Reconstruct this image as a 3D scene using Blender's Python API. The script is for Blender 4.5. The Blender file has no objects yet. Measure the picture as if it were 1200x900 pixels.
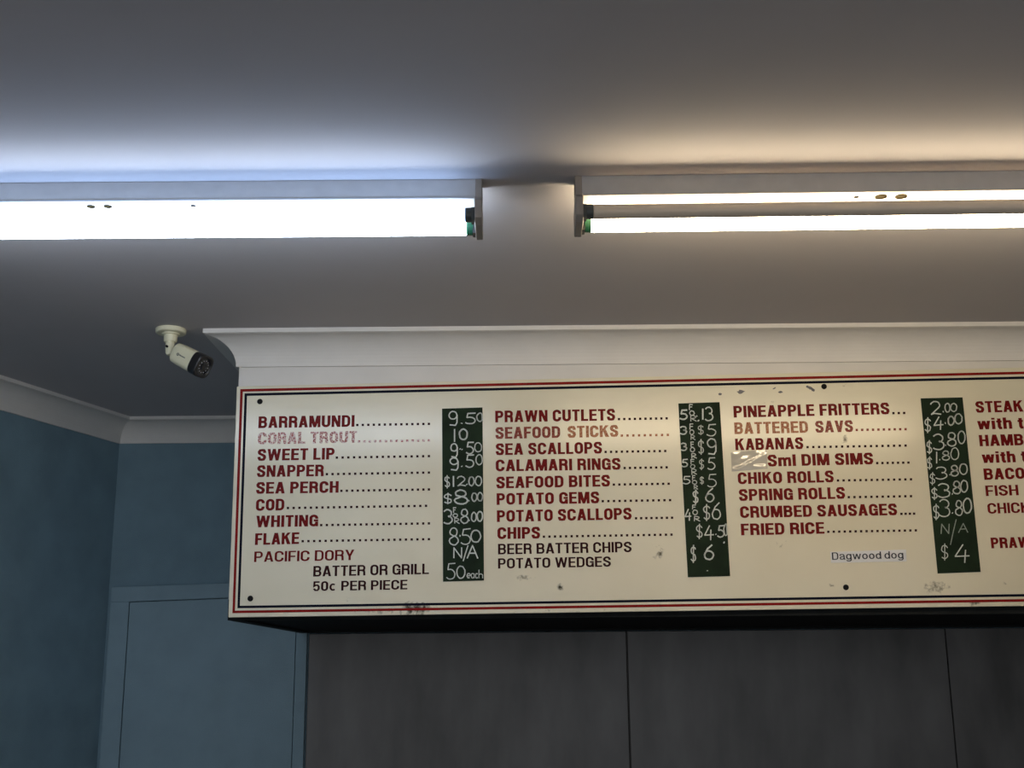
import bpy, bmesh, math, random
from mathutils import Vector, Matrix
random.seed(7)
C = bpy.context.scene.collection
SC = bpy.context.scene

# ------------------------------------------------------------------ camera
CAM_Z, F_PX, PITCH, ROLL = 1.75, 1400.0, math.radians(13.5), -0.0085
cd = bpy.data.cameras.new('camera'); cam = bpy.data.objects.new('camera', cd); C.objects.link(cam)
cd.sensor_fit = 'HORIZONTAL'; cd.sensor_width = 36.0; cd.lens = 36.0 * F_PX / 1200.0
cd.clip_start = 0.02; cd.clip_end = 60
CR = Matrix.Rotation(math.pi / 2 + PITCH, 3, 'X') @ Matrix.Rotation(ROLL, 3, 'Z')
cam.matrix_world = Matrix.Translation((0, 0, CAM_Z)) @ CR.to_4x4()
SC.camera = cam

# ------------------------------------------------------------------ world and exposure
w = bpy.data.worlds.new('world'); SC.world = w; w.use_nodes = True
bg = w.node_tree.nodes['Background']
bg.inputs[0].default_value = (0.95, 0.97, 1.0, 1); bg.inputs[1].default_value = 0.72
SC.view_settings.view_transform = 'Standard'; SC.view_settings.look = 'None'
SC.view_settings.gamma = 1.0; SC.view_settings.use_curve_mapping = False
SC.view_settings.exposure = 0.0
TUBE_COOL, TUBE_COOL_NEAR, TUBE_WARM = 25.0, 8.5, 37.0

# ------------------------------------------------------------------ measures of the place (metres)
CEIL = CAM_Z + 0.848
YF, YB, YS = 2.98, 4.03, 2.965          # bulkhead face, back wall, face of the menu board

def ray(px, py):
    return (CR @ Vector(((px - 600.0) / F_PX, -(py - 450.0) / F_PX, -1.0)))
def at(px, py, Y):
    d = ray(px, py); return Vector((0, 0, CAM_Z)) + d * (Y / d.y)
def atz(px, py, z):
    d = ray(px, py); return Vector((0, 0, CAM_Z)) + d * ((z - CAM_Z) / d.z)

# ------------------------------------------------------------------ helpers
def tag(o, label=None, cat=None, group=None, kind=None):
    if label: o['label'] = label
    if cat: o['category'] = cat
    if group: o['group'] = group
    if kind: o['kind'] = kind
    return o
def empty(name, loc, rz=0):
    o = bpy.data.objects.new(name, None); C.objects.link(o)
    o.location = loc; o.rotation_euler.z = rz; o.empty_display_size = .05
    o.matrix_basis = Matrix.Translation(loc) @ Matrix.Rotation(rz, 4, 'Z')
    return o
def link(name, bm, mats, parent=None, smooth=False, label=None, world=True):
    """one mesh object; vertices given in world space when world=True"""
    bmesh.ops.recalc_face_normals(bm, faces=bm.faces) if len(bm.faces) and not getattr(bm, '_keep', False) else None
    me = bpy.data.meshes.new(name)
    if world:
        if parent is not None:
            p = parent; M = p.matrix_basis.copy()
            while p.parent: p = p.parent; M = p.matrix_basis @ M
            bm.transform(M.inverted())
            off = Vector((0, 0, 0))
            for v in bm.verts: off += v.co
            off /= max(1, len(bm.verts))
        else:
            xs = [v.co for v in bm.verts]
            off = Vector((sum(v.x for v in xs) / len(xs), sum(v.y for v in xs) / len(xs), min(v.z for v in xs)))
        bm.transform(Matrix.Translation(-off))
    else:
        off = Vector((0, 0, 0))
    bm.to_mesh(me); bm.free()
    if not isinstance(mats, (list, tuple)): mats = [mats]
    for m in mats: me.materials.append(m)
    if smooth:
        for p_ in me.polygons: p_.use_smooth = True
    o = bpy.data.objects.new(name, me); C.objects.link(o)
    o.matrix_basis = Matrix.Translation(off)
    if parent is not None: o.parent = parent
    if label: o['label'] = label
    return o
def smooth_by_angle(o, deg=35):
    me = o.data
    for p_ in me.polygons: p_.use_smooth = True
    me.set_sharp_from_angle(angle=math.radians(deg))
def box(bm, x0, x1, y0, y1, z0, z1, mi=0):
    vs = [bm.verts.new((x, y, z)) for x in (x0, x1) for y in (y0, y1) for z in (z0, z1)]
    for q in ((0, 1, 3, 2), (4, 6, 7, 5), (0, 4, 5, 1), (2, 3, 7, 6), (0, 2, 6, 4), (1, 5, 7, 3)):
        f = bm.faces.new([vs[i] for i in q]); f.material_index = mi
    return vs
def prism(bm, pts, d):
    """closed polygon pts (Vectors) extruded by vector d"""
    a = [bm.verts.new(p) for p in pts]; b = [bm.verts.new(Vector(p) + d) for p in pts]
    n = len(pts)
    bm.faces.new(a); bm.faces.new(list(reversed(b)))
    for i in range(n): bm.faces.new((a[i], b[i], b[(i + 1) % n], a[(i + 1) % n]))
def lathe(bm, prof, M, n=32, caps=True):
    rings = []
    for r, z in prof:
        rings.append([bm.verts.new(M @ Vector((r * math.cos(2 * math.pi * k / n), r * math.sin(2 * math.pi * k / n), z))) for k in range(n)])
    for a, b in zip(rings, rings[1:]):
        for k in range(n): bm.faces.new((a[k], a[(k + 1) % n], b[(k + 1) % n], b[k]))
    if caps:
        bm.faces.new(list(reversed(rings[0]))); bm.faces.new(rings[-1])
def bevel(bm, w_, seg=2, ang=30):
    es = [e for e in bm.edges if len(e.link_faces) == 2 and e.calc_face_angle(0) > math.radians(ang)]
    bmesh.ops.bevel(bm, geom=es, offset=w_, segments=seg, profile=.5, affect='EDGES')

# ------------------------------------------------------------------ materials
def mat(name, col, rough=.5, metal=0., spec=.5, noise=0., nscale=60., bump=0., bscale=300., emit=None, estr=0., stretch=None, rvar=0.):
    m = bpy.data.materials.new(name); m.use_nodes = True
    nt = m.node_tree; b = nt.nodes['Principled BSDF']
    b.inputs['Base Color'].default_value = (*col, 1); b.inputs['Roughness'].default_value = rough
    b.inputs['Metallic'].default_value = metal; b.inputs['Specular IOR Level'].default_value = spec
    tc = nt.nodes.new('ShaderNodeTexCoord'); mp = nt.nodes.new('ShaderNodeMapping')
    nt.links.new(tc.outputs['Object'], mp.inputs['Vector'])
    if stretch: mp.inputs['Scale'].default_value = stretch
    if noise or rvar:
        n = nt.nodes.new('ShaderNodeTexNoise'); n.inputs['Scale'].default_value = nscale; n.inputs['Detail'].default_value = 6
        nt.links.new(mp.outputs['Vector'], n.inputs['Vector'])
        if noise:
            r = nt.nodes.new('ShaderNodeValToRGB')
            r.color_ramp.elements[0].position = .3; r.color_ramp.elements[1].position = .7
            r.color_ramp.elements[0].color = (*[c * (1 - noise) for c in col], 1)
            r.color_ramp.elements[1].color = (*[min(1, c * (1 + noise)) for c in col], 1)
            nt.links.new(n.outputs['Fac'], r.inputs['Fac']); nt.links.new(r.outputs['Color'], b.inputs['Base Color'])
        if rvar:
            mr = nt.nodes.new('ShaderNodeMapRange'); mr.inputs['To Min'].default_value = rough - rvar; mr.inputs['To Max'].default_value = rough + rvar
            nt.links.new(n.outputs['Fac'], mr.inputs['Value']); nt.links.new(mr.outputs['Result'], b.inputs['Roughness'])
    if bump:
        n2 = nt.nodes.new('ShaderNodeTexNoise'); n2.inputs['Scale'].default_value = bscale; n2.inputs['Detail'].default_value = 4
        nt.links.new(mp.outputs['Vector'], n2.inputs['Vector'])
        bp = nt.nodes.new('ShaderNodeBump'); bp.inputs['Strength'].default_value = bump; bp.inputs['Distance'].default_value = .002
        nt.links.new(n2.outputs['Fac'], bp.inputs['Height']); nt.links.new(bp.outputs['Normal'], b.inputs['Normal'])
    if emit:
        b.inputs['Emission Color'].default_value = (*emit, 1); b.inputs['Emission Strength'].default_value = estr
    return m
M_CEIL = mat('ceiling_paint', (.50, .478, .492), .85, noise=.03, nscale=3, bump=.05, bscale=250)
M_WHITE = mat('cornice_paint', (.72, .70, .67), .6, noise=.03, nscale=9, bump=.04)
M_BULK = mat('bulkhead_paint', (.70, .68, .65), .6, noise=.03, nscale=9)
M_BLUE = mat('blue_grey_paint', (.185, .295, .36), .7, noise=.10, nscale=9, bump=.7, bscale=420)
M_BLUE2 = mat('blue_grey_paint_lighter', (.23, .35, .42), .5, noise=.06, nscale=10, bump=.5, bscale=420)  # lighter, smoother version of the blue-grey wall paint
M_FLOOR = mat('floor_tile', (.28, .26, .24), .4, noise=.1, nscale=5)
M_SOFFIT = mat('shade_black_soffit', (.006, .006, .006), .8, spec=.15, noise=.3, nscale=12)  # near-black: the shade under the bulkhead is put into the colour
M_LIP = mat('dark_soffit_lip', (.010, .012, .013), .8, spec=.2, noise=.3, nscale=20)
M_STEEL = mat('brushed_steel', (.112, .112, .113), .42, metal=.6, noise=.33, nscale=3.2, stretch=(2.2, 1, .8), bump=.1, bscale=260, rvar=.08)
M_BATTEN = mat('batten_enamel', (.55, .54, .53), .45, noise=.05, nscale=30)
M_PLATE = mat('aged_lampholder_plastic', (.36, .32, .28), .5, noise=.08, nscale=40)
M_TIN = mat('knockout_brass', (.022, .016, .004), .8, spec=.05)
M_SEAM = mat('seam_steel', (.06, .058, .055), .6, metal=.3)
M_DARK = mat('black_plastic', (.012, .012, .014), .35)
M_GLASSK = mat('lens_glass', (.01, .012, .02), .05)
M_LED = mat('led_dot', (.35, .35, .38), .2)
M_CREAM = mat('cream_plastic', (.80, .76, .55), .4, noise=.04, nscale=30)
M_GREEN = mat('green_tube_end', (.03, .20, .10), .4)
M_GREY_END = mat('grey_tube_end', (.07, .08, .08), .4)
M_UNLIT = mat('unlit_tube_glass', (.80, .68, .54), .25)
M_COOL = mat('cool_tube', (.8, .85, .9), .3, emit=(.80, .89, 1.0), estr=TUBE_COOL)
M_COOLN = mat('cool_tube_near', (.05, .06, .08), .3, emit=(.42, .62, 1.0), estr=TUBE_COOL_NEAR)
M_WARM = mat('warm_tube', (.9, .85, .8), .3, emit=(1.0, .81, .54), estr=TUBE_WARM)
M_RED = mat('dark_red_vinyl', (.155, .005, .005), .4, spec=.1, noise=.25, nscale=120)
M_RED_LINE = mat('red_border_line', (.24, .006, .006), .4, spec=.1, noise=.2, nscale=60)
M_NAVY = mat('navy_border_line', (.003, .004, .014), .5, spec=.08, noise=.2, nscale=60)
M_MAROON = mat('blackish_maroon_vinyl', (.03, .004, .005), .4, spec=.1, noise=.3, nscale=120)
M_CHALK = mat('chalk', (.66, .70, .66), .9, noise=.35, nscale=700)
M_CHALK2 = mat('faint_chalk', (.30, .35, .31), .9, noise=.4, nscale=700)
M_SCREW = mat('black_screw', (.008, .008, .008), .6, spec=.15, bump=.2)
M_CHIP = mat('bare_metal_chip', (.11, .11, .125), .4, noise=.4, nscale=400)
M_PAPER = mat('sticker_paper', (.76, .77, .78), .25)
M_INK = mat('sticker_ink', (.012, .016, .03), .4)

def mottled(name, col, pale, amount, scale=260):
    """vinyl lettering mottled with small patches of a paler tone"""
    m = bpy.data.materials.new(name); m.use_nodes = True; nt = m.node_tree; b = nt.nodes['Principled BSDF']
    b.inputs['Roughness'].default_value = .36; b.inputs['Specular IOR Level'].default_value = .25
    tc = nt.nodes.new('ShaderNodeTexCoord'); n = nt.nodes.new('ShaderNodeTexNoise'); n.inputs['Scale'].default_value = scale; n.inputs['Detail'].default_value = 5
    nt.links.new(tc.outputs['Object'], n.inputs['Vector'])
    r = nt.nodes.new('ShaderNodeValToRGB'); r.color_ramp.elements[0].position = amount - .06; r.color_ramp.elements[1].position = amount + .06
    r.color_ramp.elements[0].color = (*pale, 1); r.color_ramp.elements[1].color = (*col, 1)
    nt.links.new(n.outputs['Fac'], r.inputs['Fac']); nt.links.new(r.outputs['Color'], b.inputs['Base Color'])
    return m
M_MOTTLED_PINK = mottled('mottled_pink_vinyl', (.42, .12, .11), (.62, .50, .45), .50)
M_MOTTLED_TAN = mottled('mottled_tan_vinyl', (.30, .085, .035), (.42, .20, .10), .50)
M_MOTTLED_MID = mottled('mottled_red_vinyl', (.19, .022, .014), (.34, .10, .06), .45)

def sign_material(blobs):
    m = bpy.data.materials.new('cream_board_enamel'); m.use_nodes = True; nt = m.node_tree; b = nt.nodes['Principled BSDF']
    b.inputs['Roughness'].default_value = .19; b.inputs['Specular IOR Level'].default_value = .5
    L = nt.links.new
    geo = nt.nodes.new('ShaderNodeNewGeometry')
    n = nt.nodes.new('ShaderNodeTexNoise'); n.inputs['Scale'].default_value = 2.6; n.inputs['Detail'].default_value = 4
    L(geo.outputs['Position'], n.inputs['Vector'])
    base = nt.nodes.new('ShaderNodeValToRGB'); base.color_ramp.elements[0].position = .3; base.color_ramp.elements[1].position = .7
    base.color_ramp.elements[0].color = (.72, .67, .51, 1); base.color_ramp.elements[1].color = (.79, .75, .595, 1)
    L(n.outputs['Fac'], base.inputs['Fac'])
    # fine speckle used to break up the stains
    sp = nt.nodes.new('ShaderNodeTexNoise'); sp.inputs['Scale'].default_value = 75; sp.inputs['Detail'].default_value = 7; sp.inputs['Roughness'].default_value = .7
    L(geo.outputs['Position'], sp.inputs['Vector'])
    prev = None
    for (p, rx, rz, s) in blobs:
        sub = nt.nodes.new('ShaderNodeVectorMath'); sub.operation = 'SUBTRACT'; L(geo.outputs['Position'], sub.inputs[0]); sub.inputs[1].default_value = p
        mul = nt.nodes.new('ShaderNodeVectorMath'); mul.operation = 'MULTIPLY'; L(sub.outputs[0], mul.inputs[0]); mul.inputs[1].default_value = (1 / rx, 0, 1 / rz)
        ln = nt.nodes.new('ShaderNodeVectorMath'); ln.operation = 'LENGTH'; L(mul.outputs[0], ln.inputs[0])
        mr = nt.nodes.new('ShaderNodeMapRange'); mr.inputs['From Min'].default_value = 0; mr.inputs['From Max'].default_value = 1
        mr.inputs['To Min'].default_value = s; mr.inputs['To Max'].default_value = 0; L(ln.outputs['Value'], mr.inputs['Value'])
        if prev is None: prev = mr.outputs['Result']
        else:
            mx = nt.nodes.new('ShaderNodeMath'); mx.operation = 'MAXIMUM'; L(prev, mx.inputs[0]); L(mr.outputs['Result'], mx.inputs[1]); prev = mx.outputs[0]
    add = nt.nodes.new('ShaderNodeMath'); add.operation = 'ADD'; L(prev, add.inputs[0]); L(sp.outputs['Fac'], add.inputs[1])
    th = nt.nodes.new('ShaderNodeMapRange'); th.inputs['From Min'].default_value = .74; th.inputs['From Max'].default_value = 1.0; L(add.outputs[0], th.inputs['Value'])
    mix = nt.nodes.new('ShaderNodeMix'); mix.data_type = 'RGBA'; L(th.outputs['Result'], mix.inputs[0]); L(base.outputs['Color'], mix.inputs[6]); mix.inputs[7].default_value = (.05, .042, .02, 1)
    L(mix.outputs[2], b.inputs['Base Color'])
    # gently uneven sheet: the tubes' reflection wavers
    n3 = nt.nodes.new('ShaderNodeTexNoise'); n3.inputs['Scale'].default_value = 420; n3.inputs['Detail'].default_value = 2; L(geo.outputs['Position'], n3.inputs['Vector'])
    bp = nt.nodes.new('ShaderNodeBump'); bp.inputs['Strength'].default_value = .06; bp.inputs['Distance'].default_value = .001
    L(n3.outputs['Fac'], bp.inputs['Height']); L(bp.outputs['Normal'], b.inputs['Normal'])
    return m

# ------------------------------------------------------------------ large structure
pc = atz(140, 517, CEIL - .08); pa = atz(0, 477, CEIL - .08)
YBW = YB
corner = Vector((pc.x * YBW / pc.y, YBW, 0)); ldir = Vector((pa.x - pc.x, pa.y - pc.y, 0)).normalized()
lend = corner + ldir * 6.2
XL = at(279.5, 451, YF).x                       # left face of the bulkhead
XR = 3.1
ZBOT = at(270, 722.0, YF).z                     # underside of the bulkhead

def slab(name, pts, d, m, parent=None):
    bm = bmesh.new(); prism(bm, [Vector(p) for p in pts], Vector(d)); return link(name, bm, m, parent)
tag(slab('floor', [(-4.8, -2.2, 0), (XR + .1, -2.2, 0), (XR + .1, YB + .12, 0), (-4.8, YB + .12, 0)], (0, 0, -.05), M_FLOOR), kind='structure')
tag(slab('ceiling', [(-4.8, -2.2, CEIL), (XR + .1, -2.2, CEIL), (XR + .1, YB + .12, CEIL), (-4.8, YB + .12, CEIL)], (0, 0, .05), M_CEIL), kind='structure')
tag(slab('wall_back', [(corner.x - .12, YB, 0), (XR, YB, 0), (XR, YB, CEIL), (corner.x - .12, YB, CEIL)], (0, .1, 0), M_BLUE), kind='structure')
nl = Vector((-ldir.y, ldir.x, 0));
if nl.x > 0: nl = -nl                            # points out of the room
tag(slab('wall_left', [(corner.x, corner.y, 0), (lend.x, lend.y, 0), (lend.x, lend.y, CEIL), (corner.x, corner.y, CEIL)], nl * .1, M_BLUE), kind='structure')
tag(slab('wall_right', [(XR, -2.2, 0), (XR, YB, 0), (XR, YB, CEIL), (XR, -2.2, CEIL)], (.1, 0, 0), M_BULK), kind='structure')

# bulkhead box over the cooking line
bm = bmesh.new(); box(bm, XL, XR, YF, YB, ZBOT + .04, CEIL)
bulk = tag(link('bulkhead', bm, M_BULK), 'white painted bulkhead box above the menu board, boxed out from the back wall', kind='structure')
bm = bmesh.new()
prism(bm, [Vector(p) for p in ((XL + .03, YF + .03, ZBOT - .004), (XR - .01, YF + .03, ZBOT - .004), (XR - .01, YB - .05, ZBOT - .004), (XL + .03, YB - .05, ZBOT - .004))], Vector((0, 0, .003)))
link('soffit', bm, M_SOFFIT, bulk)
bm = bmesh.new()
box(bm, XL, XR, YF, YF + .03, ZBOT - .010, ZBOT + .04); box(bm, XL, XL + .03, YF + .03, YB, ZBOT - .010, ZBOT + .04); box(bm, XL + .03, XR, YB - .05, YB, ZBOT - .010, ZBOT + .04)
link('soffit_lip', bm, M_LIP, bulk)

# cornices -----------------------------------------------------------------
def cove(s):
    p = [(0, 0), (.09, 0), (.09, .0125), (.084, .0135)]
    for k in range(0, 13):
        a = math.pi / 2 * k / 12
        p.append((.086 - .078 * math.sin(a), .0925 - .078 * math.cos(a) ))
    p += [(.006, .0925), (0, .0925)]
    return [(d * s / .0925 * .9725, h * s / .0925) for d, h in p]
def sweep_cornice(name, path, i, prof, m):
    """segment i of the wall line 'path' (room on its right-hand side), mitred with its neighbours"""
    def nrm(a, b):
        t = (b - a).normalized(); return Vector((t.y, -t.x, 0))
    def mit(k):
        ns = []
        if k > 0: ns.append(nrm(path[k - 1], path[k]))
        if k < len(path) - 1: ns.append(nrm(path[k], path[k + 1]))
        if len(ns) == 1: return ns[0]
        b = (ns[0] + ns[1]); return b / (1 + ns[0].dot(ns[1]))
    bm = bmesh.new(); rings = []
    for k in (i, i + 1):
        mv = mit(k); rings.append([bm.verts.new((path[k].x + mv.x * d, path[k].y + mv.y * d, CEIL - h)) for d, h in prof])
    n = len(prof)
    for j in range(n): bm.faces.new((rings[0][j], rings[0][(j + 1) % n], rings[1][(j + 1) % n], rings[1][j]))
    o = link(name, bm, m); tag(o, kind='structure'); return o
room = [Vector((lend.x, lend.y, 0)), Vector((corner.x, YB, 0)), Vector((XL, YB, 0))]
c80 = cove(.080)
sweep_cornice('trim_1', room, 0, c80, M_WHITE)['label'] = 'cove cornice along the left blue wall'
sweep_cornice('trim_2', room, 1, c80, M_WHITE)['label'] = 'cove cornice along the back blue wall'
zc = CEIL - at(279, 430.7, YF).z
bpath = [Vector((XL, YB - .01, 0)), Vector((XL, YF, 0)), Vector((XR, YF, 0))]
c90 = cove(zc)
sweep_cornice('trim_3', bpath, 0, c90, M_WHITE)['label'] = 'cove cornice returning along the side of the bulkhead'
sweep_cornice('trim_4', bpath, 1, c90, M_WHITE)['label'] = 'white cove cornice along the front of the bulkhead'

# blue boarded door with its surround -----------------------------------------
def px_plate(name, pts, Y, t, m, parent, label=None, bev=0):
    """plate with its front face at depth Y and thickness t behind it"""
    bm = bmesh.new(); prism(bm, [at(x, y, Y) for x, y in pts], Vector((0, t, 0)))
    if bev:
        bmesh.ops.recalc_face_normals(bm, faces=bm.faces); bevel(bm, bev, 2)
    return link(name, bm, m, parent, label=label)
YD = YB - .018
dtop_l, dtop_r = at(131, 688, YD), at(359, 681.5, YD)
door = empty('door_1', (at(240, 760, YD).x, YB, 0)); tag(door, 'flush blue painted door with narrow surround, beside the steel splashback', kind='structure')
def wplate(name, poly, y0, y1, m, parent, bev=.0015):
    bm = bmesh.new(); prism(bm, [Vector((x, y0, z)) for x, z in poly], Vector((0, y1 - y0, 0)))
    bmesh.ops.recalc_face_normals(bm, faces=bm.faces)
    if bev: bevel(bm, bev, 2)
    return link(name, bm, m, parent)
xl0 = at(130.6, 688, YD).x; xl1 = at(151.3, 705, YD).x
xr0 = at(346.5, 760, YD).x; xr1 = at(359.3, 760, YD).x
zt0 = at(131, 688, YD).z; zt1 = at(359, 680, YD).z
zi0 = at(151, 705, YD).z; zi1 = at(346, 697.5, YD).z
lerp = lambda a, b, t: a + (b - a) * t
tz = lambda x: lerp(zt0, zt1, (x - xl0) / (xr1 - xl0))
iz = lambda x: lerp(zi0, zi1, (x - xl1) / (xr0 - xl1))
wplate('architrave', [(xl0, 0), (xl1, 0), (xl1, iz(xl1)), (xl0, iz(xl0))], YD, YB, M_BLUE2, door)
wplate('architrave', [(xr0, 0), (xr1, 0), (xr1, iz(xr1)), (xr0, iz(xr0))], YD, YB, M_BLUE2, door)
wplate('head_board', [(xl0, iz(xl0)), (xr1, iz(xr1)), (xr1, tz(xr1)), (xl0, tz(xl0))], YD, YB, M_BLUE2, door)
g = .0022
wplate('door_panel', [(xl1 + g, 0.01), (xr0 - g, 0.01), (xr0 - g, iz(xr0) - g), (xl1 + g, iz(xl1) - g)], YD + .002, YB, M_BLUE2, door)

# steel splashback -----------------------------------------------------------
sxs = [at(361, 760, YB - .012).x, at(736.0, 800, YB - .012).x, at(1113.5, 800, YB - .012).x, XR - .01]
sp = empty('steel_splashback', ((sxs[0] + sxs[2]) / 2, YB - .006, .9)); tag(sp, 'dark brushed steel splashback sheets on the wall under the menu board', 'splashback')
for a, b in zip(sxs, sxs[1:]):
    wplate('steel_panel', [(a + .0016, .9), (b - .0016, .9), (b - .0016, ZBOT - .012), (a + .0016, ZBOT - .012)], YB - .010, YB - .0008, M_STEEL, sp, bev=.002)
for x in sxs[1:3]:
    bm = bmesh.new(); box(bm, x - .0012, x + .0012, YB - .0125, YB - .002, .9, ZBOT - .012)
    link('seam_strip', bm, M_SEAM, sp)

# ------------------------------------------------------------------ fluorescent battens
def batten(name, x_end, y_far, sgn, label, lit_near, lit_far, p0, p1, knock):
    """p0/p1: two points of the ceiling line of the near side; fitting runs from p0 in direction sgn for 1.235 m"""
    a = atz(*p0, CEIL); b = atz(*p1, CEIL)
    d = (b - a); d.z = 0; d.normalize(); ang = math.atan2(d.y, d.x)
    if sgn < 0: ang += math.pi
    T = empty(name, a, ang if sgn > 0 else ang)
    if sgn < 0: T.matrix_basis = Matrix.Translation(a) @ Matrix.Rotation(ang, 4, 'Z')
    tag(T, label, 'light fitting')
    # local frame: +x along the world x direction, y away from the camera, z up; fitting spans x in [xa, xb]
    Ln = 1.245; xa, xb = (0, Ln) if sgn > 0 else (-Ln, 0)
    W_, H_ = .040, .0345
    bm = bmesh.new(); box(bm, xa, xb, 0, W_, -H_, 0); bmesh.ops.recalc_face_normals(bm, faces=bm.faces); bevel(bm, .0018, 2)
    link('channel', bm, M_BATTEN, T, world=False)
    bm = bmesh.new(); box(bm, xa + .014, xb - .014, -.0016, W_ + .0016, -H_ - .0035, -H_ + .0005); bmesh.ops.recalc_face_normals(bm, faces=bm.faces); bevel(bm, .001, 1)
    link('cover', bm, M_BATTEN, T, world=False)
    yn, yf_, zt = -.010, .055, -.072
    for xe, sg in ((xa, 1), (xb, -1)):
        bm = bmesh.new()
        prof = [(-.001, 0.0), (W_ + .001, 0.0), (W_ + .001, -.036), (.072, -.050), (.072, -.083), (.060, -.0925), (-.012, -.0925), (-.027, -.083), (-.027, -.050), (-.001, -.036)]
        x0, x1 = sorted((xe, xe + sg * .0125))
        prism(bm, [Vector((x0, y, z)) for y, z in prof], Vector((x1 - x0, 0, 0)))
        bmesh.ops.recalc_face_normals(bm, faces=bm.faces); bevel(bm, .0012, 2)
        e = link('end_plate', bm, M_PLATE, T, world=False)
        for yy in (yn, yf_):
            bm = bmesh.new(); x0, x1 = sorted((xe + sg * .0115, xe + sg * .0185)); box(bm, x0, x1, yy - .012, yy + .012, zt - .013, zt + .010)
            bevel(bm, .001, 1)
            link('lampholder', bm, M_GREY_END, e, world=False)
    for yy, lit, nm in ((yn, lit_near, 0), (yf_, lit_far, 1)):
        R = Matrix.Translation((0, yy, zt)) @ Matrix.Rotation(math.pi / 2, 4, 'Y')
        bm = bmesh.new(); lathe(bm, [(.0095, xa + .0285), (.0127, xa + .031), (.0127, xb - .031), (.0095, xb - .0285)], R, 28)
        t = link('tube', bm, lit, T, smooth=False, world=False); smooth_by_angle(t, 40)
        if lit is M_UNLIT: t['label'] = 'unlit tube nearer the room'
        for xe, sg in ((xa, 1), (xb, -1)):
            q = sorted((xe + sg * .0175, xe + sg * .0300))
            bm = bmesh.new(); lathe(bm, [(.0118, q[0]), (.0131, q[0] + .001), (.0131, q[1] - .001), (.0125, q[1])], R, 28)
            c = link('end_cap', bm, M_GREEN if nm else M_GREY_END, t, world=False); smooth_by_angle(c, 40)
    for px, kind in knock:
        p = T.matrix_basis.inverted() @ atz(px, 240, CEIL - H_ - .0035)
        y_ = W_ * .5
        r = (.0045, .0105, .0070)[kind]
        bm = bmesh.new(); lathe(bm, [(r * .72, .0), (r, -.0004), (r, -.0016), (r * .72, -.0018), (r * .70, -.0006)], Matrix.Translation((p.x, y_, -H_ - .0033)), 20)
        k = link('knockout' if kind else 'cover_screw', bm, M_TIN if kind else M_SCREW, T, world=False)
        if kind:
            bm = bmesh.new(); lathe(bm, [(.0014, 0), (.0014, -.003)], Matrix.Translation((p.x + r * .8, y_, -H_ - .0036)), 8)
            link('rivet', bm, M_SCREW, k, world=False)
    return T
batten('light_batten', 0, 0, -1, 'twin fluorescent batten with both cool bluish tubes lit, left on the ceiling', M_COOLN, M_COOL,
       (565, 209.6), (0, 214.0), ((105, 2), (125, 2), (226, 0)))
batten('light_batten', 0, 0, 1, 'twin fluorescent batten with one warm tube lit and one dark, right', M_UNLIT, M_WARM,
       (673.5, 206.0), (1200, 199.4), ((997, 0), (1025, 1), (1048, 1)))

# ------------------------------------------------------------------ security camera
base = atz(200.5, 385.5, CEIL)
S = 2.157e-3
cc = empty('security_camera', base); tag(cc, 'small cream bullet security camera with black front, hanging from the ceiling', 'security camera')
bm = bmesh.new(); lathe(bm, [(.036, 0), (.0380, -.002), (.0375, -.0105), (.035, -.0125), (.022, -.0130), (.0215, -.0155), (.017, -.0175), (.0162, -.032), (.0145, -.035)], Matrix.Translation(base), 48)
o = link('mount_base', bm, M_CREAM, cc); smooth_by_angle(o, 32)
J = base + Vector((.001, -.006, -.064))
bm = bmesh.new()
ax = (J - (base + Vector((0, 0, -.030)))); L_ = ax.length; q = ax.to_track_quat('Z', 'Y').to_matrix().to_4x4()
lathe(bm, [(.0118, 0), (.0118, .004), (.0112, .005), (.0105, L_ - .008), (.0095, L_), (.006, L_ + .006)], Matrix.Translation(base + Vector((0, 0, -.030))) @ q, 28)
o = link('bracket_arm', bm, M_CREAM, cc); smooth_by_angle(o, 32)
bm = bmesh.new(); lathe(bm, [(.003, 0), (.003, .0135)], Matrix.Translation(J + Vector((-.004, 0, .014))) @ Matrix.Rotation(math.pi / 2, 4, 'X'), 14)
link('joint_screw', bm, M_SCREW, cc)
tc_ = -ray(218, 415).normalized()                                       # towards the room
right = CR @ Vector((1, 0, 0)); up = CR @ Vector((0, 1, 0))
ai = (right * .885 - up * .465); ai = (ai - tc_ * ai.dot(tc_)).normalized()
th = math.radians(50)
AX = (tc_ * math.cos(th) + ai * math.sin(th)).normalized()
rear = J + right * .0175 + up * .001 + AX * .004
upb = (Vector((0, 0, 1)) - AX * AX.z).normalized(); sd = AX.cross(upb).normalized()
MB_ = Matrix((( sd.x, upb.x, AX.x, 0), (sd.y, upb.y, AX.y, 0), (sd.z, upb.z, AX.z, 0), (0, 0, 0, 1)))
def superring(bm, a, b, e, z, M, n=40, dy=0):
    vs = []
    for k in range(n):
        t = 2 * math.pi * k / n; c, s = math.cos(t), math.sin(t)
        vs.append(bm.verts.new(M @ Vector((a * math.copysign(abs(c) ** (2 / e), c), dy + b * math.copysign(abs(s) ** (2 / e), s), z))))
    return vs
def superloft(bm, rows, M, n=40):
    rs = [superring(bm, *r, M, n) for r in rows]
    for a, b in zip(rs, rs[1:]):
        for k in range(n): bm.faces.new((a[k], a[(k + 1) % n], b[(k + 1) % n], b[k]))
    bm.faces.new(list(reversed(rs[0]))); bm.faces.new(rs[-1])
Mb = Matrix.Translation(rear) @ MB_ @ Matrix.Scale(.89, 4)
bm = bmesh.new(); superloft(bm, [(.018, .018, 3, -.001), (.026, .026, 3.2, .001), (.0295, .0295, 3.2, .006), (.0305, .0305, 3.2, .02), (.0315, .0315, 3.2, .080)], Mb)
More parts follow.
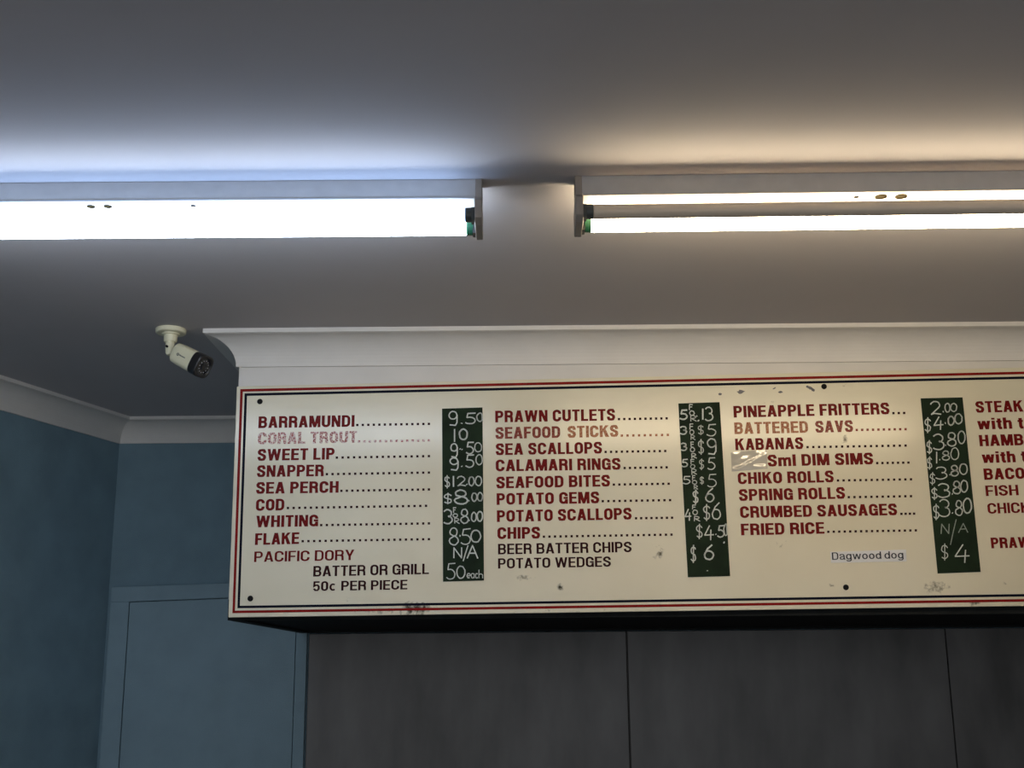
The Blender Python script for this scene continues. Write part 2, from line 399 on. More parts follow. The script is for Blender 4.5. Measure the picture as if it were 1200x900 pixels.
hs = link('housing', bm, M_CREAM, cc); smooth_by_angle(hs, 32)
bm = bmesh.new(); superloft(bm, [(.0322, .0322, 3.2, .079), (.0328, .0328, 3.4, .080), (.0328, .0328, 3.6, .104), (.031, .031, 3.6, .107), (.027, .027, 3, .1072), (.0255, .0255, 2.4, .1045)], Mb)
fb = link('front_bezel', bm, M_DARK, cc); smooth_by_angle(fb, 30)
bm = bmesh.new(); superloft(bm, [(.0255, .0255, 2, .1044), (.0255, .0255, 2, .1050)], Mb); link('front_glass', bm, M_GLASSK, fb)
bm = bmesh.new(); lathe(bm, [(.0105, .1049), (.0105, .107), (.0085, .1075), (.0075, .106)], Mb, 28); link('lens', bm, M_DARK, cc)
bm = bmesh.new()
for k in range(12):
    t = 2 * math.pi * k / 12
    lathe(bm, [(.0019, .1049), (.0016, .1060), (.0006, .1063)], Mb @ Matrix.Translation((.0175 * math.cos(t), .0175 * math.sin(t), 0)), 8)
link('led_ring', bm, M_LED, cc)
# small printed mark on the side of the housing: a ring and a row of strokes
side = -1 if (MB_ @ Vector((1, 0, 0))).dot(tc_) < 0 else 1
bm = bmesh.new()
def side_box(u0, u1, v0, v1):
    x0, x1 = sorted((side * .0308, side * .0316))
    vs = [bm.verts.new(Mb @ Vector((x, y, z))) for x in (x0, x1) for y in (v0, v1) for z in (u0, u1)]
    for q_ in ((0, 1, 3, 2), (4, 6, 7, 5), (0, 4, 5, 1), (2, 3, 7, 6), (0, 2, 6, 4), (1, 5, 7, 3)): bm.faces.new([vs[i] for i in q_])
for k in range(10):
    t = 2 * math.pi * k / 10; c_, s_ = .0032 * math.cos(t), .0032 * math.sin(t); side_box(.030 + c_ - .0009, .030 + c_ + .0009, s_ - .0009, s_ + .0009)
side_box(.030, .0345, -.0006, .0006)
for k in range(8): side_box(.0365 + k * .0028, .0382 + k * .0028, -.0014, .0016 if k else .003)
link('printed_mark', bm, M_GREY_END, hs)

# ------------------------------------------------------------------ menu board
tl, tr, br, bl = (277.5, 452.9), (1212 + 240, 424.5), (1212 + 240, 706.4), (267.4, 723.6)
stains = [((488, 713), 34, 14, .58), ((440, 716), 80, 8, .30), ((410, 700), 12, 12, .30), ((657, 688), 7, 7, .62), ((612, 677), 26, 9, .36), ((773, 648), 14, 20, .36), ((345, 716), 60, 7, .25),
          ((1098, 688), 26, 16, .40), ((1140, 706), 22, 8, .40), ((988, 452), 40, 10, .18), ((915, 640), 30, 14, .22), ((975, 686), 6, 4, .5), ((990, 515), 6, 14, .42), ((735, 665), 26, 10, .22),
          ((905, 470), 60, 16, .14), ((1178, 684), 5, 5, .45), ((640, 716), 200, 7, .22), ((360, 660), 8, 20, .2)]
def blobpos(x, y): return tuple(at(x, y, YS))
M_SIGN = sign_material([(blobpos(*p), rx * 2.15e-3, rz * 2.15e-3, s) for p, rx, rz, s in stains])
bctr = at(860, 580, YS)
board = empty('menu_board', (bctr.x, YS + .012, ZBOT)); tag(board, 'long cream menu board with red lettering and green price strips, under the cornice', 'menu board')
bm = bmesh.new(); prism(bm, [at(x, y, YS) for x, y in (bl, br, tr, tl)], Vector((0, YF - YS - .0005, 0)))
bmesh.ops.recalc_face_normals(bm, faces=bm.faces); bevel(bm, .0012, 2)
link('board_panel', bm, M_SIGN, board)
def band(name, pts, wpx, m, lift=.0006):
    """closed frame line: pts outer corners in order tl,tr,br,bl"""
    bm = bmesh.new()
    inn = [(pts[0][0] + wpx, pts[0][1] + wpx), (pts[1][0] - wpx, pts[1][1] + wpx), (pts[2][0] - wpx, pts[2][1] - wpx), (pts[3][0] + wpx, pts[3][1] - wpx)]
    for i in range(4):
        j = (i + 1) % 4
        prism(bm, [at(*p, YS - lift) for p in (pts[i], pts[j], inn[j], inn[i])], Vector((0, lift - .0001, 0)))
    return link(name, bm, m, board)
band('border_line', [(281.6, 456.0), (1443, 430.0), (1443, 701.5), (272.3, 718.6)], 3.0, M_RED_LINE)
band('border_line', [(286.6, 461.0), (1437, 436.0), (1437, 695.5), (278.2, 712.8)], 2.9, M_NAVY)

def thick(pts, t, closed=False):
    """quads of a thick polyline with mitred joints and square ends"""
    P = [Vector((x, y)) for x, y in pts]; n = len(P); h = t / 2; L_, R_ = [], []
    for i in range(n):
        a = P[i - 1] if (i > 0 or closed) else None; c = P[(i + 1) % n] if (i < n - 1 or closed) else None
        d0 = (P[i] - a).normalized() if a is not None else None; d1 = (c - P[i]).normalized() if c is not None else None
        if d0 is None: d0 = d1
        if d1 is None: d1 = d0
        n0 = Vector((-d0.y, d0.x)); n1 = Vector((-d1.y, d1.x)); m_ = (n0 + n1) / max(.35, 1 + n0.dot(n1))
        L_.append(P[i] + m_ * h); R_.append(P[i] - m_ * h)
    k = n if closed else n - 1
    return [[tuple(L_[i]), tuple(L_[(i + 1) % n]), tuple(R_[(i + 1) % n]), tuple(R_[i])] for i in range(k)]
def ell(cx, cy, rx, ry, a0, a1, n=5):
    return [(cx + rx * math.cos(math.radians(a0 + (a1 - a0) * k / n)), cy + ry * math.sin(math.radians(a0 + (a1 - a0) * k / n))) for k in range(n + 1)]
def rect(x0, y0, x1, y1): return [(x0, y0), (x1, y0), (x1, y1), (x0, y1)]
def ring(x0, y0, x1, y1, t, rx, ry):
    h = t / 2; x0 += h; x1 -= h; y0 += h; y1 -= h
    return thick(ell(x1 - rx, y1 - ry, rx, ry, 0, 90) + ell(x0 + rx, y1 - ry, rx, ry, 90, 180) + ell(x0 + rx, y0 + ry, rx, ry, 180, 270) + ell(x1 - rx, y0 + ry, rx, ry, 270, 360), t, True)
def bowl(x0, y0, x1, y1, t, rx, ry):
    h = t / 2; x1 -= h; y0 += h * .92; y1 -= h * .92
    return thick([(x0, y1)] + ell(x1 - rx, y1 - ry, rx, ry, 90, 0) + ell(x1 - rx, y0 + ry, rx, ry, 0, -90) + [(x0, y0)], t * .94)
def glyph(ch, t):
    """condensed grotesque capital of unit height: (advance, polygons); t is the stem"""
    b = t * .84; h = t / 2; W = .60; X = .75
    stem = lambda x, y1=1., y0=0.: rect(x, y0, x + t, y1)
    if ch == 'A': W = .64; e = t * 1.04; return W, [[(0, 0), (e, 0), (.32 + e * .42, 1), (.32 - e * .58, 1)], [(W, 0), (W - e, 0), (.32 - e * .42, 1), (.32 + e * .58, 1)], rect(.15, .20, W - .15, .20 + b)]
    if ch == 'B': return W, [stem(0)] + bowl(t * .5, .44, W - .02, 1, t, .14, .165) + bowl(t * .5, 0, W, .44 + b, t, .15, .20)
    if ch in 'CG':
        p = ell(W - h - .20, .70, .20, .215, 0, 90)[0:]; p = [(W - h, .645)] + ell(W / 2, 1 - h * .9 - .2, W / 2 - h, .2, 0, 180, 9) + ell(W / 2, h * .9 + .2, W / 2 - h, .2, 180, 360, 9) + [(W - h, .36)]
        if ch == 'C': return W, thick(p, t)
        return W, thick(p[:-1] + [(W - h, .40)], t) + [rect(W * .5, .42, W, .42 + b), rect(W - t * .8, 0, W, .30)]
    if ch == 'D': return W, [stem(0)] + bowl(t * .5, 0, W, 1, t, .19, .24)
    if ch == 'E': W = .53; return W, [stem(0), rect(0, 0, W, b), rect(0, .43, W - .03, .43 + b), rect(0, 1 - b, W, 1)]
    if ch == 'F': W = .51; return W, [stem(0), rect(0, .41, W - .04, .41 + b), rect(0, 1 - b, W, 1)]
    if ch == 'H': return W, [stem(0), stem(W - t), rect(0, .43, W, .43 + b)]
    if ch == 'I': return t, [stem(0)]
    if ch == 'K': W = .64; return W, [stem(0), [(t * .8, .36), (t * .8, .62), (W - t * 1.15, 1), (W, 1)], [(W + .01, 0), (W - t * 1.2, 0), (t * 1.1, .56), (t * 1.95, .72)]]
    if ch == 'L': W = .50; return W, [stem(0), rect(0, 0, W, b)]
    if ch == 'M': W = .78; c = W / 2; return W, [rect(0, 0, t * .94, 1), rect(W - t * .94, 0, W, 1), [(0, 1), (t * 1.35, 1), (c + t * .42, 0), (c - t * .42, 0)], [(W, 1), (W - t * 1.35, 1), (c - t * .42, 0), (c + t * .42, 0)]]
    if ch == 'N': W = .61; return W, [rect(0, 0, t * .92, 1), rect(W - t * .92, 0, W, 1), [(0, 1), (t * 1.1, 1), (W, 0), (W - t * 1.1, 0)]]
    if ch in 'O0': W = .60 if ch == 'O' else .54; return W, ring(0, 0, W, 1, t, .185 if ch == 'O' else .165, .22)
    if ch == 'P': W = .58; return W, [stem(0)] + bowl(t * .5, .38, W, 1, t, .15, .21)
    if ch == 'R': return W, [stem(0)] + bowl(t * .5, .42, W - .01, 1, t, .15, .17) + thick([(W * .45, .50), (W - h - .03, .44), (W - h - .01, .30), (W - h, 0)], t * .95)
    if ch == 'S':
        W = .58; return W, thick([(W - h, .665), (W - h - .01, .79), (.41, .90), (.29, 1 - h * .9), (.17, .89), (h, .78), (h + .01, .67), (.18, .58), (.38, .47), (W - h - .01, .38), (W - h, .25), (.41, .11), (.29, h * .9), (.16, .11), (h + .005, .21), (h, .34)], t)
    if ch == 'T': W = .54; return W, [rect(0, 1 - b, W, 1), rect(W / 2 - h, 0, W / 2 + h, 1)]
    if ch == 'U': return W, thick([(h, 1)] + ell(W / 2, h * .9 + .2, W / 2 - h, .2, 180, 360, 9) + [(W - h, 1)], t)
    if ch == 'V': W = .62; e = t * 1.04; return W, [[(0, 1), (e, 1), (.31 + e * .42, 0), (.31 - e * .58, 0)], [(W, 1), (W - e, 1), (.31 - e * .42, 0), (.31 + e * .58, 0)]]
    if ch in 'Ww':
        H, W = (1., .92) if ch == 'W' else (X, .80); e = t * .96; q = W * .27; c = W / 2
        return W, [[(0, H), (e, H), (q + e * .45, 0), (q - e * .5, 0)], [(c - e * .5, H), (c + e * .5, H), (q + e * .5, 0), (q - e * .45, 0)], [(c - e * .5, H), (c + e * .5, H), (W - q + e * .45, 0), (W - q - e * .5, 0)], [(W, H), (W - e, H), (W - q - e * .45, 0), (W - q + e * .5, 0)]]
    if ch == 'Y': W = .62; e = t * 1.08; return W, [rect(.31 - h, 0, .31 + h, .42), [(0, 1), (e, 1), (.31 + h, .36), (.31 - h, .36)], [(W, 1), (W - e, 1), (.31 - h, .36), (.31 + h, .36)]]
    if ch == '5': W = .54; return W, thick([(W - .03, 1 - b / 2), (t * .75, 1 - b / 2), (t * .62, .50), (.22, .60), (.36, .60), (W - h, .46), (W - h, .22), (.36, h * .9), (.2, h * .9), (h, .25)], t * .92)
    if ch == 'm': W = .82; c = W / 2; return W, [stem(0, X)] + thick([(h, .52), (.2, X - h * .85), (c - .08, X - h * .85), (c, .52), (c, 0)], t * .92) + thick([(c, .52), (c + .12, X - h * .85), (W - .13, X - h * .85), (W - h, .52), (W - h, 0)], t * .92)
    if ch == 'l': return t, [stem(0)]
    if ch == 'i': return t, [stem(0, X), rect(0, .84, t, 1)]
    if ch == 't': W = .33; return W, thick([(.07 + h, .93), (.07 + h, .2), (.12 + h, h * .85), (W, h * .8)], t) + [rect(0, X - b, W, X)]
    if ch == 'h': W = .54; return W, [stem(0)] + thick([(h, .50), (.18, X - h * .85), (W - .15, X - h * .85), (W - h, .55), (W - h, 0)], t * .95)
    if ch == 'c': W = .54; return W, thick(ell(W / 2, X / 2, W / 2 - h, X / 2 - h * .9, 48, 312, 13), t * .9)
    if ch == 'o': W = .54; return W, thick(ell(W / 2, X / 2, W / 2 - h, X / 2 - h * .9, 0, 337, 15), t, True)
    if ch in 'dg':
        W = .53; r = thick(ell(W / 2, X / 2, W / 2 - h, X / 2 - h * .9, 0, 337, 15), t, True)
        return W, r + ([stem(W - t)] if ch == 'd' else thick([(W - h, X), (W - h, -.08), (W - .16, -.2), (.16, -.2), (.04, -.1)], t * .95))
    if ch == 'a': W = .52; return W, thick([(.05, .52), (.12, X - h), (.36, X - h), (W - h - .02, .55), (W - h - .02, .10), (W, 0)], t * .95) + thick([(W - h, .44), (.17, .38), (h, .24), (.12, h), (.32, h), (W - h, .2)], t * .9)
    return .2, []
SPACE = {'b': (.085, .32), 'r': (.10, .27)}
def text_on_board(bm, s, x0, y0, x1, y1, cap, t, Y, lift=.0007):
    gap, wsp = (.085, .36) if t > .13 else (.10, .30)
    polys = []; u = 0
    for ch in s:
        if ch == ' ': u += wsp - gap; continue
        adv, ps = glyph(ch, t)
        polys += [[(u + x, y) for x, y in p] for p in ps]; u += adv + gap
    u1 = u - gap
    P0, P1 = at(x0, y0, Y - lift), at(x1, y1, Y - lift); ch_ = at(x0, y0, Y).z - at(x0, y0 + cap, Y).z
    for k, p in enumerate(polys):
        q = [P0.lerp(P1, x / u1) + Vector((0, -.000004 * (k % 7), y * ch_)) for x, y in p]
        # counter-clockwise winding so that every piece faces the room
        ar = sum(p[i][0] * p[(i + 1) % len(p)][1] - p[(i + 1) % len(p)][0] * p[i][1] for i in range(len(p)))
        if ar < 0: q.reverse()
        prism(bm, q, Vector((0, lift - .0002, 0)))
def menu_line(s, x0, y0, x1, y1, cap, bold, m, dots=None):
    bm = bmesh.new(); text_on_board(bm, s, x0, y0, x1, y1, cap, bold, YS)
    o = link('menu_line', bm, m, board)
    if dots:
        d0, d1, dy = dots; n = max(2, round((d1 - d0) / 6.75) + 1); sl = -.016
        bm = bmesh.new()
        for k in range(n):
            x = d0 + 1.4 + (d1 - d0 - 2.8) * k / (n - 1); y = dy - 1.3 + sl * (x - (d0 + d1) / 2)
            prism(bm, [at(x + a, y + b, YS - .0007) for a, b in ((-1.35, -1.35), (1.35, -1.35), (1.35, 1.35), (-1.35, 1.35))], Vector((0, .0005, 0)))
        link('dot_leader', bm, M_DOT if m in (M_RED,) else m, o)
M_DOT = M_MAROON
B, MED, LT = .205, .170, .155
def col(ox, oy, rows):
    for s, x0, y0, x1, y1, cap, bold, m, dots in rows:
        menu_line(s, ox + x0 / 3, oy + y0 / 3, ox + x1 / 3, oy + y1 / 3, cap / 3, bold, m, (ox + dots[0] / 3, ox + dots[1] / 3, oy + dots[2] / 3 + 1) if dots else None)
col(260, 440, [
    ('BARRAMUNDI', 128, 185, 466, 180, 41, B, M_RED, (472, 732, 173)),
    ('CORAL TROUT', 126, 242, 475, 236, 41, B, M_MOTTLED_PINK, (478, 732, 231)),
    ('SWEET LIP', 125, 300, 396, 295, 41, B, M_RED, (400, 732, 287)),
    ('SNAPPER', 123, 357, 358, 354, 41, B, M_RED, (365, 732, 345)),
    ('SEA PERCH', 120, 416, 410, 412, 41, B, M_RED, (416, 732, 404)),
    ('COD', 119, 476, 219, 474, 41, B, M_RED, (228, 722, 463)),
    ('WHITING', 120, 534, 338, 530, 41, B, M_RED, (345, 732, 524)),
    ('FLAKE', 116, 596, 271, 592, 41, B, M_RED, (280, 732, 580)),
    ('PACIFIC DORY', 113, 656, 465, 649, 37, LT, M_RED, None),
    ('BATTER OR GRILL', 321, 707, 728, 698, 37, MED, M_MAROON, None),
    ('50c PER PIECE', 319, 758, 652, 752, 34, MED, M_MAROON, None)])
col(560, 440, [
    ('PRAWN CUTLETS', 61, 165, 483, 158, 41, B, M_RED, (492, 668, 153)),
    ('SEAFOOD', 62, 223, 290, 219, 41, B, M_MOTTLED_MID, None),
    ('STICKS', 316, 219, 494, 215, 41, B, M_MOTTLED_TAN, (502, 672, 211)),
    ('SEA SCALLOPS', 63, 280, 437, 274, 41, B, M_RED, (445, 663, 268)),
    ('CALAMARI RINGS', 63, 337, 502, 331, 41, B, M_RED, (512, 668, 325)),
    ('SEAFOOD BITES', 65, 397, 465, 390, 41, B, M_RED, (474, 675, 383)),
    ('POTATO GEMS', 66, 455, 427, 449, 41, B, M_RED, (435, 680, 441)),
    ('POTATO SCALLOPS', 67, 515, 541, 506, 41, B, M_RED, (552, 687, 502)),
    ('CHIPS', 69, 575, 219, 573, 41, B, M_RED, (228, 685, 564)),
    ('BEER BATTER CHIPS', 71, 629, 541, 621, 37, MED, M_MAROON, None),
    ('POTATO WEDGES', 71, 679, 468, 672, 36, MED, M_MAROON, None)])
col(840, 430, [
    ('PINEAPPLE FRITTERS', 60, 178, 608, 166, 41, B, M_RED, (617, 663, 163)),
    ('BATTERED', 63, 236, 322, 231, 41, B, M_MOTTLED_TAN, None),
    ('SAVS', 348, 231, 480, 228, 41, B, M_MOTTLED_MID, (488, 668, 221)),
    ('KABANAS', 66, 293, 305, 288, 41, B, M_RED, (315, 668, 280)),
    ('Sml DIM SIMS', 180, 350, 551, 342, 41, B, M_RED, (560, 678, 338)),
    ('CHIKO ROLLS', 75, 412, 412, 405, 41, B, M_RED, (422, 687, 398)),
    ('SPRING ROLLS', 79, 471, 452, 463, 41, B, M_RED, (460, 687, 457)),
    ('CRUMBED SAUSAGES', 83, 531, 635, 521, 41, B, M_RED, (645, 698, 517)),
    ('FRIED RICE', 86, 592, 379, 586, 41, B, M_RED, (388, 704, 578)),
    ('STEAK', 912, 161, 1078, 157, 40, B, M_RED, None),
    ('with t', 918, 220, 1079, 216, 40, B, M_RED, None),
    ('HAMB', 925, 279, 1080, 275, 40, B, M_RED, None),
    ('with t', 934, 338, 1090, 334, 40, B, M_RED, None),
    ('BACO', 941, 397, 1084, 393, 40, B, M_RED, None),
    ('FISH', 947, 454, 1062, 451, 37, MED, M_RED, None),
    ('CHICK', 954, 516, 1104, 512, 37, MED, M_RED, None),
    ('PRAW', 966, 638, 1104, 635, 38, B, M_RED, None)])

# sticker, tape, screws, chips ---------------------------------------------------
st = px_plate('sticker', [(973, 646.8), (1061.8, 644.0), (1062.4, 657.8), (974, 659.6)], YS - .0012, .001, M_PAPER, board, 'white paper sticker')
bm = bmesh.new(); text_on_board(bm, 'Dagwood dog', 975.3, 656.0, 1059.0, 654.3, 8.6, .125, YS - .0012); link('sticker_text', bm, M_INK, st)
mt = bpy.data.materials.new('crinkled_clear_tape'); mt.use_nodes = True; nt = mt.node_tree; b_ = nt.nodes['Principled BSDF']
b_.inputs['Base Color'].default_value = (.50, .47, .40, 1); b_.inputs['Roughness'].default_value = .12; b_.inputs['Coat Weight'].default_value = .6
bm = bmesh.new(); nx, ny = 22, 12; c4 = [(856.5, 530.0), (898.5, 527.0), (899.5, 549.3), (857.5, 552.6)]
grid = []
for j in range(ny + 1):
    row = []
    for i in range(nx + 1):
        u, v = i / nx, j / ny
        x = lerp(lerp(c4[0][0], c4[1][0], u), lerp(c4[3][0], c4[2][0], u), v); y = lerp(lerp(c4[0][1], c4[1][1], u), lerp(c4[3][1], c4[2][1], u), v)
        edge = min(u, 1 - u, v, 1 - v)
        cre = math.exp(-((v - (1.05 - .85 * u)) / .07) ** 2) * .0016 + math.exp(-((v - .86) / .05) ** 2) * .0012
        h = .0006 + (cre + .0004 * math.sin(9 * u + 4 * v) * math.sin(11 * v)) * min(1, edge * 8)
        row.append(bm.verts.new(at(x, y, YS - max(h, .0004))))
    grid.append(row)
for j in range(ny):
    for i in range(nx): bm.faces.new((grid[j][i], grid[j][i + 1], grid[j + 1][i + 1], grid[j + 1][i]))
o = link('tape_patch', bm, mt, board, smooth=True, label='shiny strip of clear tape over a covered word')
for x, y in ((304.6, 470.6), (293.4, 701.4), (965.6, 453.0), (991.3, 688.3)):
    p = at(x, y, YS); bm = bmesh.new()
    lathe(bm, [(.0070, 0), (.0070, .0012), (.0058, .0026), (.0030, .0032), (.0026, .0018)], Matrix.Translation(p) @ Matrix.Rotation(math.pi / 2, 4, 'X'), 20)
    o = link('screw', bm, M_SCREW, board); smooth_by_angle(o, 35)
def chip(x, y, rx, ry, rot=0):
    n = 13; pts = []
    for k in range(n):
        t = 2 * math.pi * k / n; r = random.uniform(.65, 1.15); a, b = rx * r * math.cos(t), ry * r * math.sin(t)
        pts.append(at(x + a * math.cos(rot) - b * math.sin(rot), y + a * math.sin(rot) + b * math.cos(rot), YS - .0004))
    bm = bmesh.new(); prism(bm, pts, Vector((0, .0003, 0))); link('paint_chip', bm, M_CHIP, board)
chip(843.8, 461.8, 2.6, 1.8); chip(868.3, 459.0, 4.6, 2.4, -.1); chip(914.5, 459.4, 3.2, 1.4); chip(907.5, 455.0, 2.4, .7, -.5); chip(949, 454.6, 5.0, 1.9, .45); chip(952.6, 456.8, 2.5, 1.8, .3)

# chalkboard price strips ---------------------------------------------------------
def chalkboard():
    m = mat('green_chalkboard', (.010, .022, .010), .65, spec=.15, noise=.45, nscale=16, bump=.05); return m
M_BOARD = chalkboard()
def arc(cx, cy, rx, ry, a0, a1, n=12):
    return [(cx + rx * math.cos(math.radians(a0 + (a1 - a0) * k / n)), cy + ry * math.sin(math.radians(a0 + (a1 - a0) * k / n))) for k in range(n + 1)]
G = {  # strokes in a unit box, y downwards
 '0': [arc(.5, .5, .48, .5, -100, 265, 18)],
 '1': [[(.5, 0), (.5, 1)]],
 '2': [arc(.45, .28, .42, .28, -170, 40, 10) + [(.1, .98), (.4, .9), (1, .98)]],
 '3': [arc(.42, .26, .45, .26, -150, 70, 9) + arc(.42, .72, .55, .28, -80, 140, 10)],
 '4': [[(.55, 0), (.0, .66), (1, .62)], [(.72, .30), (.68, 1)]],
 '5': [[(.95, .02), (.22, .05), (.12, .42)] + arc(.4, .70, .55, .30, -110, 140, 10)],
 '6': [[(.8, 0), (.35, .25), (.08, .62)] + arc(.5, .70, .44, .30, 180, -180, 14)],
 '8': [arc(.48, .25, .38, .25, 60, -210, 12) + arc(.5, .74, .48, .26, -90, 180, 10) + [(.1, .62), (.62, .45)]],
 '9': [arc(.45, .28, .42, .28, 0, -360, 14) + [(.88, .3), (.86, .8), (.7, 1.0), (.15, .96)]],
 '$': [arc(.5, .30, .42, .20, -20, -250, 9) + arc(.5, .70, .42, .20, -90, 150, 9), [(.52, 0), (.5, 1)]],
 'F': [[(.1, 1), (.1, 0), (.95, .02)], [(.1, .48), (.8, .45)]],
 'O': [arc(.5, .5, .48, .5, -100, 265, 14)],
 'R': [[(.1, 1), (.1, 0)] + arc(.45, .25, .42, .25, -90, 90, 7) + [(.2, .52), (1, 1)]],
 'N': [[(.0, 1), (.05, 0), (.9, 1), (.95, 0)]],
 '/': [[(1, 0), (.45, .5), (.0, 1)]],
 'A': [[(0, 1), (.5, 0), (1, 1)], [(.15, .62), (.85, .62)]],
 'e': [[(.1, .5), (.9, .45)] + arc(.5, .5, .42, .5, -20, -300, 10)],
 'a': [arc(.45, .5, .42, .5, -40, -330, 10), [(.88, .05), (.9, 1)]],
 'c': [arc(.5, .5, .45, .5, -50, -310, 10)],
 'h': [[(.05, 0), (.05, 1)], [(.05, .62), (.5, .45), (.9, .6), (.92, 1)]],
 '.': [[(0, 0), (.15, .1)]],
}
def ribbon(bm, pts, wpx, Y):
    for (x0, y0), (x1, y1) in zip(pts, pts[1:]):
        dx, dy = x1 - x0, y1 - y0; l = math.hypot(dx, dy)
        if l < 1e-4: continue
        dx, dy = dx / l, dy / l; h = wpx / 2; e = h * .45
        q = [(x0 - dx * e - dy * h, y0 - dy * e + dx * h), (x1 + dx * e - dy * h, y1 + dy * e + dx * h), (x1 + dx * e + dy * h, y1 + dy * e - dx * h), (x0 - dx * e + dy * h, y0 - dy * e - dx * h)]
        bm.faces.new([bm.verts.new(at(a, b, Y)) for a, b in q])
def strip(corners, label, prices):
    s = px_plate('price_strip', corners, YS - .0015, .0013, M_BOARD, board, label)
    xmax = lambda y: lerp(corners[1][0], corners[2][0], (y - corners[1][1]) / (corners[2][1] - corners[1][1])) - .6
    for ox, oy, k, wd, faint, items in prices:
        bm = bmesh.new(); lay = 0
        for ch, *bx in items:
            if len(bx) == 2: bx = [bx[0] - 6, bx[1] - 6, bx[0] + 6, bx[1] + 6]; wdt = wd * 1.25
            else: wdt = wd * (.72 if ch in 'FORach' else .85 if ch == '$' else 1)
            x0, y0, x1, y1 = bx; lay += 1
            wdt *= random.uniform(.95, 1.25)
            for st_ in G[ch]:
                pts = [(ox + (x0 + u * (x1 - x0)) / k + random.uniform(-.22, .22), oy + (y0 + v * (y1 - y0)) / k + random.uniform(-.22, .22)) for u, v in st_]
                pts = [(min(x, xmax(y)), y) for x, y in pts]
                ribbon(bm, pts, wdt, YS - .0016 - .00002 * lay)
        link('chalk_price', bm, M_CHALK2 if faint else M_CHALK, s)
A_ = (505, 470, 8.19); B_ = (505, 570, 7.5); C_ = (785, 465, 8.19); D_ = (785, 565, 7.83); E_ = (1070, 460, 8.19); F_ = (1070, 560, 7.5)
FOR = lambda a, b, c: [('F', *a), ('O', *b), ('R', *c)]
strip([(518, 478.9), (565.4, 477.4), (567.2, 680.2), (519.2, 681.6)], 'green chalk price strip, the one with a price per piece', [
 (*A_, 1.5, 0, [('9', 170, 100, 262, 232), ('.', 300, 218), ('5', 335, 115, 430, 218), ('0', 440, 115, 500, 195)]),
 (*A_, 1.5, 0, [('1', 210, 272, 245, 388), ('0', 272, 268, 350, 370)]),
 (*A_, 1.3, 0, [('9', 188, 410, 262, 538), ('.', 285, 465), ('.', 303, 470), ('5', 340, 392, 412, 505), ('0', 418, 400, 488, 488)]),
 (*A_, 1.3, 0, [('9', 182, 545, 270, 662), ('.', 300, 632), ('5', 338, 515, 415, 635), ('0', 430, 515, 495, 610)]),
 (*A_, 1.4, 0, [('$', 130, 715, 182, 835), ('1', 205, 722, 228, 820), ('2', 250, 722, 335, 815), ('.', 350, 806), ('0', 362, 728, 415, 812), ('0', 425, 722, 488, 812)]),
 (*B_, 1.6, 0, [('$', 112, 60, 185, 155), ('8', 205, 32, 325, 155), ('.', 338, 130), ('0', 358, 58, 405, 130), ('0', 408, 55, 455, 128)]),
 (*B_, 1.4, 0, [('3', 115, 205, 190, 328), ('F', 195, 185, 220, 232), ('O', 195, 240, 235, 272), ('R', 205, 280, 250, 325), ('8', 262, 200, 330, 325), ('.', 342, 305), ('0', 355, 228, 400, 308), ('0', 405, 222, 455, 305)]),
 (*B_, 1.4, 0, [('8', 160, 365, 242, 515), ('.', 262, 440), ('5', 268, 370, 350, 510), ('0', 350, 385, 438, 490)]),
 (*B_, 1.4, 0, [('N', 200, 540, 275, 630), ('/', 285, 520, 325, 655), ('A', 318, 520, 410, 630)]),
 (*B_, 1.3, 0, [('5', 140, 672, 215, 815), ('0', 225, 700, 300, 808), ('e', 315, 765, 350, 805), ('a', 352, 765, 385, 805), ('c', 390, 765, 415, 805), ('h', 420, 735, 458, 805)])])
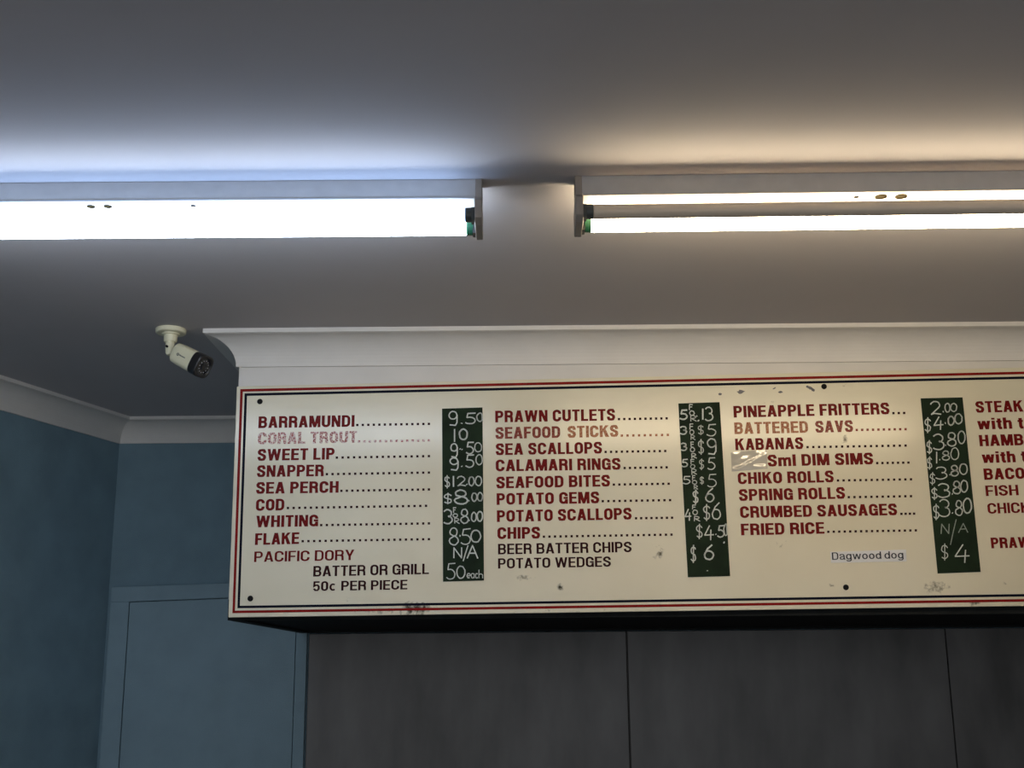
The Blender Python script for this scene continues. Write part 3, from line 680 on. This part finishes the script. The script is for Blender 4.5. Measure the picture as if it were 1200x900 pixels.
strip([(795, 472.8), (843.3, 471.2), (855.7, 675.0), (806.2, 676.4)], 'green chalk price strip crowded with small counts beside each price', [
 (*C_, 1.5, 0, [('5', 100, 125, 168, 215), *FOR((185, 75, 220, 125), (188, 135, 235, 178), (195, 180, 255, 235)), ('.', 265, 190), ('.', 278, 235), ('1', 300, 115, 330, 215), ('3', 340, 100, 415, 228)]),
 (*C_, 1.35, 0, [('3', 100, 285, 162, 358), *FOR((190, 260, 225, 312), (190, 318, 232, 362), (198, 368, 242, 412)), ('$', 268, 270, 325, 365), ('5', 358, 262, 445, 375)]),
 (*C_, 1.35, 0, [('3', 108, 445, 162, 515), *FOR((200, 435, 230, 480), (195, 485, 238, 528), (205, 545, 255, 590)), ('$', 270, 410, 328, 555), ('9', 358, 402, 455, 550)]),
 (*C_, 1.2, 0, [('5', 115, 600, 172, 670), *FOR((200, 600, 235, 645), (198, 650, 240, 688), (205, 695, 258, 745)), ('$', 280, 595, 328, 700), ('5', 365, 582, 435, 698)]),
 (*C_, 1.2, 0, [('5', 128, 762, 195, 835), *FOR((215, 755, 245, 800), (215, 802, 258, 838), (228, 850, 270, 885)), ('$', 288, 765, 325, 840), ('5', 365, 740, 448, 865)]),
 (*D_, 1.5, 0, [('$', 210, 72, 262, 200), ('6', 325, 58, 408, 180)]),
 (*D_, 1.5, 0, [('4', 140, 250, 195, 350), *FOR((205, 210, 240, 250), (210, 255, 255, 300), (220, 315, 275, 358)), ('$', 305, 205, 370, 355), ('6', 385, 190, 470, 340)]),
 (*D_, 1.3, 0, [('$', 240, 385, 300, 520), ('4', 320, 400, 400, 530), ('.', 428, 485), ('5', 440, 395, 500, 505), ('0', 495, 385, 535, 490)]),
 (*D_, 1.6, 0, [('$', 190, 580, 240, 740), ('6', 312, 578, 405, 710)]),
 (*D_, 1.5, 0, [('.', 350, 818)]), (*D_, 1.5, 0, [('.', 503, 560)])])
strip([(1079, 466.8), (1128, 465.6), (1149.3, 670.2), (1099, 672.0)], 'green chalk price strip ending in a single four beneath a faint entry', [
 (*E_, 1.4, 0, [('2', 165, 85, 268, 212), ('.', 295, 188), ('0', 305, 105, 355, 188), ('0', 360, 105, 420, 182)]),
 (*E_, 1.4, 0, [('$', 110, 240, 172, 385), ('4', 200, 235, 290, 355), ('.', 315, 298), ('0', 335, 228, 395, 312), ('0', 400, 205, 472, 300)]),
 (*E_, 1.25, 0, [('$', 130, 460, 182, 590), ('3', 195, 400, 300, 548), ('.', 318, 512), ('8', 330, 385, 415, 515), ('0', 430, 370, 500, 490)]),
 (*E_, 1.25, 0, [('$', 135, 615, 182, 740), ('1', 205, 570, 245, 678), ('.', 262, 650), ('8', 280, 560, 350, 650), ('0', 362, 530, 440, 645)]),
 (*E_, 1.25, 0, [('$', 160, 768, 212, 885), ('3', 220, 715, 328, 830), ('.', 360, 795), ('8', 362, 700, 435, 800), ('0', 445, 685, 522, 785)]),
 (*F_, 1.35, 0, [('$', 160, 85, 215, 190), ('3', 220, 50, 325, 172), ('.', 350, 145), ('8', 350, 30, 418, 140), ('0', 418, 22, 480, 125)]),
 (*F_, 1.4, 0, [('$', 175, 230, 232, 370), ('3', 232, 190, 325, 340), ('.', 352, 315), ('8', 372, 200, 435, 330), ('0', 440, 180, 515, 310)]),
 (*F_, 1.0, 1, [('N', 248, 405, 320, 490), ('/', 330, 365, 380, 585), ('A', 400, 400, 480, 480)]),
 (*F_, 1.3, 0, [('$', 245, 580, 310, 725), ('4', 370, 585, 495, 745)])])
